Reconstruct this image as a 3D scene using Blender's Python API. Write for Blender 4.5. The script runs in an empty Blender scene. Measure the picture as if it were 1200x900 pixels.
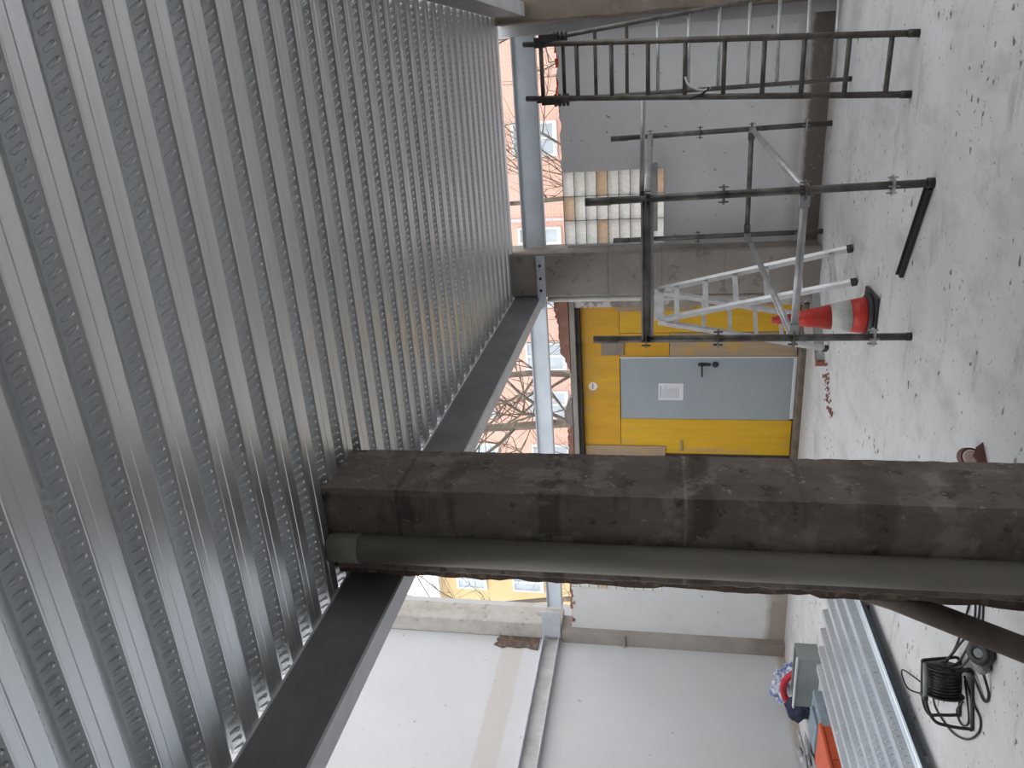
import bpy, bmesh, math, random
from mathutils import Vector, Matrix, noise
random.seed(7)
C = bpy.context.scene.collection
R = math.radians
H = 3.13                                   # underside of the steel deck

# ------------------------------------------------------------------ materials
def nmat(name):
    m = bpy.data.materials.new(name); m.use_nodes = True
    nt = m.node_tree; return m, nt, nt.nodes['Principled BSDF']

def noise_node(nt, scale, detail=4, rough=.6, stretch=None, coord='Object', lac=2.0):
    tc = nt.nodes.new('ShaderNodeTexCoord'); mp = nt.nodes.new('ShaderNodeMapping')
    nt.links.new(tc.outputs[coord], mp.inputs[0])
    if stretch: mp.inputs['Scale'].default_value = stretch
    n = nt.nodes.new('ShaderNodeTexNoise'); n.inputs['Scale'].default_value = scale
    n.inputs['Detail'].default_value = detail; n.inputs['Roughness'].default_value = rough
    nt.links.new(mp.outputs[0], n.inputs['Vector']); return n

def ramp(nt, src, lo, hi):
    r = nt.nodes.new('ShaderNodeMapRange'); r.inputs['From Min'].default_value = lo; r.inputs['From Max'].default_value = hi
    nt.links.new(src, r.inputs['Value']); return r.outputs[0]

def mixc(nt, fac, a, b):
    m = nt.nodes.new('ShaderNodeMix'); m.data_type = 'RGBA'
    if isinstance(fac, float): m.inputs[0].default_value = fac
    else: nt.links.new(fac, m.inputs[0])
    for s, v in ((6, a), (7, b)):
        if isinstance(v, tuple): m.inputs[s].default_value = (*v, 1)
        else: nt.links.new(v, m.inputs[s])
    return m.outputs[2]

def math_node(nt, op, a, b=None, clamp=False):
    m = nt.nodes.new('ShaderNodeMath'); m.operation = op; m.use_clamp = clamp
    for i, v in enumerate((a, b)):
        if v is None: continue
        if isinstance(v, (int, float)): m.inputs[i].default_value = v
        else: nt.links.new(v, m.inputs[i])
    return m.outputs[0]

def band(nt, axis, lo, hi, soft=.02, wob=.03, wscale=3):
    """a mask that is 1 between lo and hi along one axis, with a wobbling edge"""
    tc = nt.nodes.new('ShaderNodeTexCoord'); sp = nt.nodes.new('ShaderNodeSeparateXYZ')
    nt.links.new(tc.outputs['Object'], sp.inputs[0])
    n = noise_node(nt, wscale, 6, .65)
    off = math_node(nt, 'MULTIPLY', math_node(nt, 'SUBTRACT', n.outputs[0], .5), wob * 2)
    v = math_node(nt, 'ADD', sp.outputs[axis], off)
    a = ramp(nt, v, lo - soft, lo + soft); b = ramp(nt, v, hi + soft, hi - soft)
    return math_node(nt, 'MULTIPLY', a, b)

def bump(nt, bs, src, strength, dist=.01):
    b = nt.nodes.new('ShaderNodeBump'); b.inputs['Strength'].default_value = strength; b.inputs['Distance'].default_value = dist
    nt.links.new(src, b.inputs['Height']); nt.links.new(b.outputs[0], bs.inputs['Normal'])

def simple(name, c1, c2=None, scale=8, rough=.6, metal=0., bmp=0., stretch=None, lo=.35, hi=.65, detail=4):
    m, nt, bs = nmat(name)
    bs.inputs['Roughness'].default_value = rough; bs.inputs['Metallic'].default_value = metal
    n = noise_node(nt, scale, detail, .6, stretch)
    col = mixc(nt, ramp(nt, n.outputs[0], lo, hi), c1, c2 or tuple(x * .8 for x in c1))
    nt.links.new(col, bs.inputs['Base Color'])
    if bmp: bump(nt, bs, n.outputs[0], bmp)
    return m

def masked(name, c1, c2, scale, layers, rough=.85, bmp=.15, stretch=None, speck=None):
    """noisy paint or plaster, with stains that have a shape of their own: layers = [(mask builder, colour, strength)]"""
    m, nt, bs = nmat(name); bs.inputs['Roughness'].default_value = rough
    n = noise_node(nt, scale, 6, .65, stretch)
    col = mixc(nt, ramp(nt, n.outputs[0], .3, .7), c1, c2)
    for mk, c, s in layers:
        col = mixc(nt, math_node(nt, 'MULTIPLY', mk(nt), s), col, c)
    if speck:
        sc, thr, c, st = speck
        k = noise_node(nt, sc, 3, .55, st)
        col = mixc(nt, ramp(nt, k.outputs[0], thr, thr + .03), col, c)
    nt.links.new(col, bs.inputs['Base Color'])
    n2 = noise_node(nt, 40, 4, .6); bump(nt, bs, n2.outputs[0], bmp)
    return m

def blotch(scale, lo, hi, stretch=None, detail=5):
    return lambda nt: ramp(nt, noise_node(nt, scale, detail, .6, stretch).outputs[0], lo, hi)
def zb(lo, hi, soft=.02, wob=.03, ws=3): return lambda nt: band(nt, 2, lo, hi, soft, wob, ws)
def both(a, b): return lambda nt: math_node(nt, 'MULTIPLY', a(nt), b(nt))
def axb(ax, lo, hi, soft=.02, wob=.03, ws=3): return lambda nt: band(nt, ax, lo, hi, soft, wob, ws)

M = {}
def galv(name, base, rough, spangle=.06):
    m, nt, bs = nmat(name)
    bs.inputs['Metallic'].default_value = 1.0
    n = noise_node(nt, 1.3, 4, .6, (.35, 5, 5)); k = noise_node(nt, 60, 2, .5)
    col = mixc(nt, ramp(nt, n.outputs[0], .35, .65), base, tuple(x * .88 for x in base))
    nt.links.new(col, bs.inputs['Base Color'])
    rr = math_node(nt, 'ADD', math_node(nt, 'MULTIPLY', k.outputs[0], spangle * 2), rough - spangle)
    nt.links.new(rr, bs.inputs['Roughness'])
    return m
M['deck'] = galv('galvanised_deck', (.88, .90, .91), .37)
M['sheet'] = simple('galvanised_sheet', (.84, .90, .96), (.70, .76, .82), 2, .28, .75)
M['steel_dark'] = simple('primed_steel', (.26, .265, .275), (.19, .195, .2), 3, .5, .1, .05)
M['steel_edge_lit'] = simple('primed_steel_flange_lit', (.78, .79, .81), (.66, .67, .69), 4, .5, 0)  # web's primer made much paler, floor light on the flange put into the colour
M['lintel'] = simple('blue_grey_primer', (.66, .71, .77), (.57, .62, .67), 3, .5, 0, .03)
M['channel'] = simple('dusty_channel', (.56, .55, .545), (.44, .42, .40), 5, .6, .15)
M['chan_edge'] = simple('channel_flange', (.55, .58, .62), (.46, .48, .52), 6, .45, .3)
M['tube'] = simple('scaffold_tube', (.20, .19, .175), (.10, .095, .085), 9, .5, .55, .05)
M['tube_light'] = simple('galvanised_tube', (.52, .53, .54), (.38, .38, .38), 9, .42, .6)
M['tube_brown'] = simple('rusty_ladder_steel', (.16, .145, .13), (.085, .07, .06), 9, .55, .45, .05)
M['black'] = simple('black_rubber', (.018, .018, .02), (.03, .03, .032), 20, .5)
M['black_steel'] = simple('black_steel', (.03, .03, .033), (.05, .048, .045), 12, .5, .3)
M['alu'] = simple('aluminium', (.72, .73, .74), (.58, .58, .58), 10, .38, .75)
M['cone_red'] = simple('cone_red', (.62, .045, .03), (.5, .035, .025), 9, .45)
M['cone_white'] = simple('cone_reflective_band', (.62, .62, .58), (.5, .5, .46), 15, .5)
M['pvc'] = simple('dusty_pvc', (.33, .30, .25), (.24, .215, .175), 3, .55, 0, 0, (1, 1, .3))
M['pvc_white'] = simple('white_pipe', (.55, .53, .49), (.4, .38, .35), 4, .5)
M['yellow'] = masked('yellow_formwork', (.66, .36, .012), (.53, .265, .012), 2.2,
    [(blotch(6, .6, .7, (1, 1, .3)), (.36, .27, .17), .5), (blotch(9, .69, .72), (.2, .10, .02), .75), (blotch(2.2, .56, .66, (1, 1, .5)), (.50, .27, .03), .6)], .55, .06, (3, 1, .6))
M['yellow2'] = masked('yellow_formwork_bright', (.72, .42, .012), (.6, .33, .012), 2.5,
    [(blotch(5, .58, .7, (2, 1, .3)), (.42, .31, .18), .55)], .55, .06, (4, 1, .4))
M['ply'] = masked('bare_plywood', (.42, .31, .20), (.33, .235, .15), 4, [(blotch(3, .56, .64), (.5, .30, .06), .7)], .7, .1, (4, 1, .5))
M['ply_grey'] = simple('weathered_plywood', (.27, .22, .175), (.21, .17, .135), 6, .8, 0, .1)
M['door'] = simple('grey_door_paint', (.33, .365, .385), (.30, .335, .355), 2, .42)
M['edge_and_gap'] = simple('door_edge_and_light_gap', (.82, .86, .88), (.75, .8, .83), 5, .3, .3)  # door edge, and the light under the door as pale colour
M['paper'] = simple('paper', (.72, .72, .76), (.68, .68, .72), 5, .7)
M['ink'] = simple('faint_print', (.36, .36, .4), (.42, .42, .46), 60, .8)
M['ink_dark'] = simple('dark_print', (.14, .13, .14), None, 60, .8)
M['sticker'] = simple('white_sticker', (.82, .75, .70), (.78, .70, .64), 10, .5)
M['sticker_ink'] = simple('sticker_print', (.3, .2, .2), None, 50, .6)
M['plaster_right'] = masked('old_white_plaster', (.80, .80, .81), (.70, .695, .69), 1.4,
    [(zb(-.1, .19, .025, .05, 4), (.115, .085, .062), .92), (zb(.19, .30, .06, .08, 2), (.30, .25, .2), .45),
     (blotch(2.5, .60, .75), (.5, .47, .44), .5)], .9, .12, None, (16, .70, (.3, .27, .25), None))
M['plaster_left'] = masked('white_plaster', (.57, .57, .582), (.53, .525, .535), 1.0,
    [(zb(3.33, 3.62, .012, .012), (.50, .455, .42), .7), (zb(-.1, .10, .03, .05), (.36, .27, .19), .7),
     (both(axb(1, 5.4, 6.0, .15, .2), zb(.95, 1.45, .12, .25, 5)), (.47, .34, .27), .35),
     (blotch(1.2, .6, .8), (.62, .6, .58), .6)], .88, .08, None, (11, .71, (.32, .30, .29), None))
M['plaster_far_left'] = masked('white_plaster_far', (.66, .66, .665), (.6, .595, .59), 1.2,
    [(zb(-.1, .22, .05, .06), (.25, .19, .14), .8), (blotch(2, .58, .75), (.5, .48, .46), .5)], .9, .1, None, (14, .7, (.3, .28, .27), None))
M['pilaster'] = masked('grey_render', (.36, .33, .305), (.27, .24, .215), 3, [(zb(-.1, .4, .1, .1), (.16, .12, .09), .6)], .9, .25)
M['raw_concrete'] = masked('raw_concrete_pale', (.52, .49, .455), (.36, .33, .30), 4, [(blotch(7, .58, .66), (.2, .165, .14), .6)], .92, .5)
M['column'] = masked('board_marked_concrete', (.25, .207, .178), (.115, .095, .08), 3.2,
    [(zb(2.02, 2.12, .01, .02), (.07, .058, .046), .75), (zb(1.36, 1.45, .012, .03), (.075, .06, .05), .75),
     (zb(2.77, 2.79, .005, .01), (.08, .07, .06), .6), (zb(.62, .76, .02, .10, 8), (.09, .075, .06), .6),
     (zb(1.47, 1.485, .004, .006), (.42, .38, .33), .5), (zb(.98, 1.0, .006, .01), (.1, .085, .07), .5),
     (blotch(5, .55, .64), (.33, .29, .25), .6), (blotch(3, .56, .66, (1, 1, 2)), (.085, .07, .058), .65), (blotch(11, .60, .66), (.05, .04, .034), .75), (blotch(22, .64, .68), (.42, .38, .34), .6)], .9, .6, (1, 1, .5))
M['column_far'] = masked('grey_concrete', (.34, .305, .275), (.26, .23, .205), 3,
    [(blotch(7, .58, .65), (.16, .13, .11), .55), (zb(.92, .935, .004, .006), (.18, .15, .13), .5), (zb(1.55, 1.565, .004, .006), (.18, .15, .13), .5),
     (zb(2.1, 2.12, .004, .006), (.18, .15, .13), .5), (zb(-.1, .3, .1, .1), (.2, .165, .14), .6)], .9, .3)
M['pillar_right'] = masked('brown_concrete', (.24, .195, .155), (.17, .135, .105), 4, [(blotch(6, .56, .66), (.33, .28, .24), .5)], .9, .3)
M['rough_plaster'] = masked('broken_plaster', (.42, .38, .34), (.2, .165, .135), 7, [(blotch(5, .52, .56), (.62, .60, .57), .8), (blotch(9, .62, .66), (.28, .13, .09), .7)], .95, .8)
M['ragged'] = masked('ragged_mortar', (.17, .12, .09), (.075, .055, .045), 12, [(blotch(14, .55, .62), (.28, .21, .16), .6)], .95, .9)
M['brick'] = masked('broken_brick', (.34, .17, .125), (.24, .12, .09), 9, [(blotch(12, .6, .66), (.5, .42, .38), .6)], .95, .6)
M['brick_grey'] = masked('mortar_lump', (.30, .26, .24), (.22, .19, .17), 9, [], .95, .6)
M['brick_orange'] = masked('orange_brick', (.75, .2, .07), (.55, .12, .04), 12, [], .9, .5)
M['wood_grey'] = simple('grey_timber', (.34, .315, .285), (.22, .2, .175), 5, .8, 0, .2, (.4, 4, 4))
M['gap_dark'] = simple('dark_gap_fill', (.05, .04, .033), (.08, .065, .055), 9, .9)  # dark colour for the shaded gap and the added light stop
M['sill'] = simple('dirty_sill', (.2, .16, .125), (.12, .092, .07), 7, .9, 0, .3)
M['pole'] = simple('dusty_brown_pole', (.15, .115, .092), (.085, .062, .05), 6, .75, 0, .15)
M['mortar'] = simple('block_mortar', (.28, .29, .28), (.2, .2, .19), 12, .9)
M['orange'] = simple('orange_plastic', (.62, .1, .03), (.5, .075, .025), 5, .45)
M['slab'] = simple('dark_slab', (.22, .21, .2), (.16, .15, .14), 2, .9)
M['interior'] = simple('bare_interior_wall', (.34, .33, .32), (.26, .25, .24), 1.5, .9)
M['grey_box'] = simple('grey_sheet_metal', (.30, .32, .325), (.25, .27, .275), 3, .5, .2)
M['box_lip'] = simple('pale_metal_lip', (.68, .7, .7), (.6, .62, .62), 5, .5, .2)
M['bag'] = masked('crumpled_bag', (.62, .63, .66), (.45, .47, .52), 8, [(blotch(9, .5, .55), (.10, .16, .42), .8), (blotch(7, .6, .64), (.12, .12, .14), .7)], .4, .3)
M['red_cloth'] = simple('red_cloth', (.52, .03, .05), (.36, .02, .035), 12, .8)
M['navy'] = simple('navy_cloth', (.018, .02, .05), (.03, .032, .06), 12, .85)
M['film'] = masked('grey_plastic_film', (.36, .36, .37), (.2, .2, .205), 9, [(blotch(14, .58, .66), (.7, .72, .74), .6)], .3, .5)
M['bluegrey'] = simple('blue_grey_plastic', (.25, .31, .36), (.17, .21, .25), 9, .5)
M['roll_red'] = simple('dark_red_wrap', (.10, .035, .03), (.16, .06, .05), 14, .6)
M['roll_pale'] = simple('pale_roll_core', (.92, .78, .74), (.8, .62, .57), 30, .6)
M['strap'] = simple('white_strap', (.7, .7, .68), (.6, .6, .58), 9, .5)
M['bark'] = masked('bark', (.25, .21, .165), (.13, .105, .085), 6, [(blotch(4, .55, .65), (.38, .34, .24), .6)], .95, .4, (1, 1, .3))
M['roof'] = simple('roof_tile', (.45, .28, .2), (.35, .2, .14), 3, .9)
M['win_white'] = simple('white_window_frame', (.85, .85, .85), None, 3, .5)
M['win_pane'] = simple('pale_pane', (.62, .68, .73), (.45, .5, .55), .8, .15)
M['win_dark'] = simple('dark_pane', (.28, .22, .2), (.18, .15, .14), .8, .2)
M['street'] = simple('street', (.42, .41, .40), (.34, .33, .32), .6, .9)
M['net'] = simple('grey_rail', (.5, .5, .48), None, 3, .7)

def brick_mat(name, a, b, mort, bright=1):
    m, nt, bs = nmat(name); bs.inputs['Roughness'].default_value = .9
    tc = nt.nodes.new('ShaderNodeTexCoord'); mp = nt.nodes.new('ShaderNodeMapping'); mp.inputs['Rotation'].default_value = (R(90), 0, 0)
    nt.links.new(tc.outputs['Object'], mp.inputs[0])
    t = nt.nodes.new('ShaderNodeTexBrick'); t.inputs['Scale'].default_value = 2.2; t.inputs['Color1'].default_value = (*a, 1)
    t.inputs['Color2'].default_value = (*b, 1); t.inputs['Mortar'].default_value = (*mort, 1); t.inputs['Mortar Size'].default_value = .03
    nt.links.new(mp.outputs[0], t.inputs['Vector'])
    n = noise_node(nt, .5, 5, .6)
    nt.links.new(mixc(nt, ramp(nt, n.outputs[0], .4, .75), t.outputs[0], mort), bs.inputs['Base Color'])
    return m
M['pink'] = brick_mat('salmon_brick', (.86, .49, .39), (.80, .43, .335), (.86, .58, .48))
M['yellow_facade'] = simple('cream_yellow_render', (.80, .60, .33), (.74, .54, .29), 1.2, .9)

def floor_material():
    m, nt, bs = nmat('dusty_concrete_floor'); bs.inputs['Roughness'].default_value = .82
    n = noise_node(nt, .9, 7, .65); n2 = noise_node(nt, 3.5, 6, .65, (1, .45, 1))
    col = mixc(nt, ramp(nt, n.outputs[0], .34, .66), (.55, .54, .54), (.645, .645, .655))
    col = mixc(nt, math_node(nt, 'MULTIPLY', ramp(nt, n2.outputs[0], .5, .72), .5), col, (.34, .325, .31))
    st = noise_node(nt, 2.4, 6, .7, (.5, 1.6, 1))                   # scuffed grey patches
    col = mixc(nt, math_node(nt, 'MULTIPLY', ramp(nt, st.outputs[0], .57, .68), .5), col, (.25, .235, .22))
    sp = noise_node(nt, 15, 3, .55, (.8, 1.2, 1)); gate = noise_node(nt, 1.5, 3, .5)   # dark droppings, thick in places
    thr = math_node(nt, 'SUBTRACT', sp.outputs[0], math_node(nt, 'MULTIPLY', math_node(nt, 'SUBTRACT', .5, gate.outputs[0]), .35))
    col = mixc(nt, math_node(nt, 'MULTIPLY', ramp(nt, thr, .675, .70), .85), col, (.075, .068, .065))
    s3 = noise_node(nt, 42, 2, .5, (.6, 1.3, 1))
    col = mixc(nt, math_node(nt, 'MULTIPLY', ramp(nt, s3.outputs[0], .685, .72), .75), col, (.12, .105, .1))
    tc = nt.nodes.new('ShaderNodeTexCoord'); spx = nt.nodes.new('ShaderNodeSeparateXYZ'); nt.links.new(tc.outputs['Object'], spx.inputs[0])
    d = ramp(nt, math_node(nt, 'ADD', spx.outputs[1], math_node(nt, 'MULTIPLY', n.outputs[0], 1.2)), 8.35, 8.8)   # browner towards the far wall
    col = mixc(nt, math_node(nt, 'MULTIPLY', d, .55), col, (.30, .25, .21))
    nt.links.new(col, bs.inputs['Base Color'])
    bump(nt, bs, noise_node(nt, 25, 5, .65).outputs[0], .25, .01)
    return m
M['floor'] = floor_material()

def glassblock_material(name, ca, cb, dif):
    m = bpy.data.materials.new(name); m.use_nodes = True; nt = m.node_tree
    nt.nodes.remove(nt.nodes['Principled BSDF']); out = nt.nodes['Material Output']
    tr = nt.nodes.new('ShaderNodeBsdfTranslucent'); gl = nt.nodes.new('ShaderNodeBsdfGlossy'); df = nt.nodes.new('ShaderNodeBsdfDiffuse')
    n = noise_node(nt, 30, 3, .6, (1, 1, .5))
    nt.links.new(mixc(nt, ramp(nt, n.outputs[0], .35, .65), ca, cb), tr.inputs[0])
    df.inputs[0].default_value = (*ca, 1); gl.inputs['Roughness'].default_value = .2
    b = nt.nodes.new('ShaderNodeBump'); b.inputs['Strength'].default_value = .5; b.inputs['Distance'].default_value = .01
    nt.links.new(n.outputs[0], b.inputs['Height'])
    for s in (gl, df): nt.links.new(b.outputs[0], s.inputs['Normal'])
    a = nt.nodes.new('ShaderNodeMixShader'); a.inputs[0].default_value = dif
    nt.links.new(tr.outputs[0], a.inputs[1]); nt.links.new(df.outputs[0], a.inputs[2])
    c = nt.nodes.new('ShaderNodeMixShader'); c.inputs[0].default_value = .06
    nt.links.new(a.outputs[0], c.inputs[1]); nt.links.new(gl.outputs[0], c.inputs[2]); nt.links.new(c.outputs[0], out.inputs[0])
    return m
M['glassblock'] = glassblock_material('rippled_glass_block', (.95, 1, .985), (.80, .86, .84), .06)
M['glassblock_tan'] = glassblock_material('tan_glass_block', (.84, .69, .51), (.72, .57, .41), .25)

# ------------------------------------------------------------------ geometry helpers
class MB:
    def __init__(s): s.bm = bmesh.new()
    def box(s, a, b, bevel=0):
        (x0, y0, z0), (x1, y1, z1) = a, b
        v = [s.bm.verts.new(p) for p in ((x0,y0,z0),(x1,y0,z0),(x1,y1,z0),(x0,y1,z0),(x0,y0,z1),(x1,y0,z1),(x1,y1,z1),(x0,y1,z1))]
        fs = [s.bm.faces.new([v[i] for i in q]) for q in ((0,3,2,1),(4,5,6,7),(0,1,5,4),(1,2,6,5),(2,3,7,6),(3,0,4,7))]
        if bevel:
            es = list({e for f in fs for e in f.edges})
            bmesh.ops.bevel(s.bm, geom=es, offset=bevel, segments=2, affect='EDGES', profile=.5)
        return s
    def bar(s, p0, p1, w, h, up=(0, 0, 1)):
        p0, p1 = Vector(p0), Vector(p1); d = (p1 - p0).normalized(); u = Vector(up)
        sd = d.cross(u)
        if sd.length < 1e-4: sd = d.cross(Vector((0, 1, 0)))
        sd.normalize(); u = sd.cross(d).normalized()
        v = [s.bm.verts.new(p + sd * a * w / 2 + u * b * h / 2) for p in (p0, p1) for a, b in ((-1,-1),(1,-1),(1,1),(-1,1))]
        for q in ((0,1,2,3),(7,6,5,4),(0,4,5,1),(1,5,6,2),(2,6,7,3),(3,7,4,0)): s.bm.faces.new([v[i] for i in q])
        return s
    def tube(s, pts, r, n=12, cap=True, r1=None, closed=False):
        pts = [Vector(p) for p in pts]; rings = []; m = len(pts); nrm = None
        for i, p in enumerate(pts):
            if closed: d = pts[(i + 1) % m] - pts[i - 1]
            else: d = pts[min(i + 1, m - 1)] - pts[max(i - 1, 0)]
            d.normalize()
            if nrm is None:
                nrm = d.cross(Vector((0, 0, 1)))
                if nrm.length < .05: nrm = d.cross(Vector((1, 0, 0)))
            nrm = (nrm - d * nrm.dot(d)).normalized(); b = d.cross(nrm)
            rr = r if r1 is None else r + (r1 - r) * i / (m - 1)
            rings.append([s.bm.verts.new(p + (nrm * math.cos(2*math.pi*k/n) + b * math.sin(2*math.pi*k/n)) * rr) for k in range(n)])
        for i in range(m if closed else m - 1):
            a, b = rings[i], rings[(i + 1) % m]
            for k in range(n):
                f = s.bm.faces.new((a[k], a[(k+1) % n], b[(k+1) % n], b[k])); f.smooth = True
        if cap and not closed:
            s.bm.faces.new(rings[0][::-1]); s.bm.faces.new(rings[-1])
        return s
    def lathe(s, c, prof, n=28, axis=(0, 0, 1), smooth=True):
        q = Vector((0, 0, 1)).rotation_difference(Vector(axis)); c = Vector(c); rings = []
        for r, z in prof:
            rings.append([s.bm.verts.new(c + q @ Vector((r*math.cos(2*math.pi*k/n), r*math.sin(2*math.pi*k/n), z))) for k in range(n)])
        for a, b in zip(rings, rings[1:]):
            for k in range(n):
                f = s.bm.faces.new((a[k], a[(k+1) % n], b[(k+1) % n], b[k])); f.smooth = smooth
        if prof[0][0] > 1e-5: s.bm.faces.new(rings[0][::-1])
        if prof[-1][0] > 1e-5: s.bm.faces.new(rings[-1])
        return s
    def prism(s, poly, y0, y1, axes='xzy'):
        """poly in two axes, extruded along the third"""
        ix = ['xyz'.index(c) for c in axes]
        def P(a, b, c):
            v = [0, 0, 0]; v[ix[0]], v[ix[1]], v[ix[2]] = a, b, c; return v
        A = [s.bm.verts.new(P(a, b, y0)) for a, b in poly]; B = [s.bm.verts.new(P(a, b, y1)) for a, b in poly]
        s.bm.faces.new(A); s.bm.faces.new(B[::-1]); n = len(poly)
        for i in range(n): s.bm.faces.new((A[i], B[i], B[(i+1) % n], A[(i+1) % n]))
        return s
    def blob(s, c, rad, amp=.3, freq=6, sub=3, seed=0, flat=None):
        g = bmesh.ops.create_icosphere(s.bm, subdivisions=sub, radius=1.0)
        for v in g['verts']:
            d = v.co.normalized()
            k = 1 + amp * noise.fractal(d * freq * .3 + Vector((seed * 3.1, seed, 0)), 1.0, 2.0, 4)
            p = Vector((d.x * rad[0], d.y * rad[1], d.z * rad[2])) * k
            if flat is not None and p.z < flat: p.z = flat
            v.co = Vector(c) + p
        return s
    def chunk(s, c, size, seed):
        rnd = random.Random(seed); g = bmesh.ops.create_cube(s.bm, size=1)
        m = Matrix.Rotation(rnd.uniform(-.25, .25), 3, 'Z')
        for v in g['verts']:
            p = Vector((v.co.x * size[0], v.co.y * size[1], v.co.z * size[2])); p += Vector([rnd.uniform(-.18, .18) * q for q in size])
            v.co = Vector(c) + m @ p
        return s
    def build(s, name, m, parent=None, loc=None):
        bmesh.ops.recalc_face_normals(s.bm, faces=s.bm.faces[:])
        me = bpy.data.meshes.new(name); 
        if loc is not None:
            off = Vector(loc)
            for v in s.bm.verts: v.co -= off
        s.bm.to_mesh(me); s.bm.free()
        me.materials.append(m); o = bpy.data.objects.new(name, me); C.objects.link(o)
        if parent is not None:
            o.parent = parent
            if loc is None: o.location = -Vector(parent_world(parent))
        elif loc is not None: o.location = loc
        return o

def parent_world(o):
    v = Vector(o.location); 
    while o.parent: o = o.parent; v += Vector(o.location)
    return v
def tag(o, label=None, cat=None, group=None, kind=None):
    for k, v in (('label', label), ('category', cat), ('group', group), ('kind', kind)):
        if v: o[k] = v
    return o
def thing(name, label, cat, loc=(0, 0, 0), group=None, kind=None):
    o = bpy.data.objects.new(name, None); C.objects.link(o); o.location = loc; o.empty_display_size = .1
    return tag(o, label, cat, group, kind)
def ring(c, r, n, ax='xy', a0=0, a1=2 * math.pi):
    out = []
    for i in range(n):
        t = a0 + (a1 - a0) * i / (n - 1 if a1 - a0 < 6.28 else n); d = [0, 0, 0]
        d['xyz'.index(ax[0])] = r * math.cos(t); d['xyz'.index(ax[1])] = r * math.sin(t); out.append(Vector(c) + Vector(d))
    return out
def smooth(pts, n=8):
    P = [Vector(p) for p in pts]; P = [P[0]] + P + [P[-1]]; out = []
    for i in range(1, len(P) - 2):
        for k in range(n):
            t = k / n; a, b, c, d = P[i-1:i+3]
            out.append(.5 * ((2*b) + (c-a)*t + (2*a-5*b+4*c-d)*t*t + (3*b-a-3*c+d)*t**3))
    out.append(P[-2]); return out
def lerp(a, b, t): return Vector(a) + (Vector(b) - Vector(a)) * t

# ------------------------------------------------------------------ setting: floor, ceiling, walls
def struct(name, mb, m, label, cat): return tag(mb.build(name, m), label, cat, kind='structure')
f = MB(); f.box((-7.4, -6.5, -.2), (4.6, 8.9, 0))
struct('floor', f, M['floor'], 'dusty pale concrete floor with dark specks and scuffs', 'floor')
g = MB(); g.box((-60, 8.9, -.35), (60, 90, -.15))
struct('ground', g, M['street'], 'grey street outside beyond the far wall', 'ground')

PITCH, FL, TF, DEP = .2067, .106, .061, .058
WEB = (PITCH - FL - TF) / 2
def deck_sheet(y0, n, x0, x1, z, last=False, emboss=True, axis='y', flip=1):
    """trapezoidal sheet: ribs along x, stacked along y, seen from below"""
    mb = MB(); bm = mb.bm; prof = []
    for k in range(n):
        o = y0 + k * PITCH
        prof += [(o, 0), (o + .004, -.001), (o + .010, 0), (o + .038, 0), (o + .041, .0022), (o + .046, .0022), (o + .049, 0), (o + .102, -.001), (o + FL, 0), (o + FL + WEB, DEP), (o + FL + WEB + TF, DEP)]
    o = y0 + n * PITCH
    prof += [(o, 0)] if not last else []
    if last: prof = prof[:-2]
    xs = [x0 + (x1 - x0) * i / 4 for i in range(5)]
    grid = [[bm.verts.new((x, y, z + dz)) for y, dz in prof] for x in xs]
    for a, b in zip(grid, grid[1:]):
        for i in range(len(prof) - 1): bm.faces.new((a[i], a[i+1], b[i+1], b[i]))
    if emboss:
        L, W, D = .046, .016, .0085
        for k in range(n):
            o = y0 + k * PITCH
            for s, (ya, yb) in enumerate(((o + FL + WEB + TF, o + PITCH), (o + FL + WEB, o + FL))):
                if last and k == n - 1: continue
                up = Vector((0, ya - yb, DEP)).normalized(); nrm = Vector((0, -DEP if s == 0 else DEP, -WEB)).normalized()
                mid = Vector((0, (ya + yb) / 2, z + DEP / 2)); ex = Vector((1, 0, 0))
                d = (ex * .56 - up * .83).normalized(); e = nrm.cross(d).normalized()
                cnt = int((x1 - x0 - .06) / .0395)
                for j in range(cnt):
                    c = mid + ex * (x0 + .03 + j * .0395)
                    rings = []
                    for sc, h in ((1, .0003), (.80, D * .8), (.5, D), (.2, D * 1.03)):
                        rg = []
                        for q in range(8):
                            t = 2 * math.pi * (q + .5) / 8
                            cc, ss = math.cos(t), math.sin(t)
                            a = (L / 2 - W / 2) * (1 if cc > 0 else -1) + cc * W / 2
                            rg.append(bm.verts.new(c + d * a * (sc if sc == 1 else (sc + .15)) + e * ss * W / 2 * sc + nrm * h))
                        rings.append(rg)
                    for A, B in zip(rings, rings[1:]):
                        for q in range(8):
                            fc = bm.faces.new((A[q], A[(q+1) % 8], B[(q+1) % 8], B[q])); fc.smooth = True
                    bm.faces.new(rings[-1])
    return mb
ceil = thing('ceiling', 'ribbed galvanised steel deck with embossed ribs spanning overhead', 'ceiling', (0, 0, H), kind='structure')
START = 1.543
for sidx in range(10):
    k0 = -18 + sidx * 5; n = 5
    d = deck_sheet(START + k0 * PITCH, n, -2.335, .50, H, last=(sidx == 9), emboss=(k0 > -9)).build('deck_sheet', M['deck'], ceil)

sl = MB(); sl.box((-7.3, -6.5, 3.2), (-2.45, .2, 3.4)); sl.box((.62, -6.5, 3.2), (4.6, 2.6, 3.4)); sl.box((-2.45, -6.5, 3.2), (.62, -2.2, 3.4))
struct('ceiling_shade_slab', sl, M['slab'], 'unseen dark slab added overhead to hold back sky light', 'ceiling')  # out of view; its edges are set by how much sky light comes in

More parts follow.
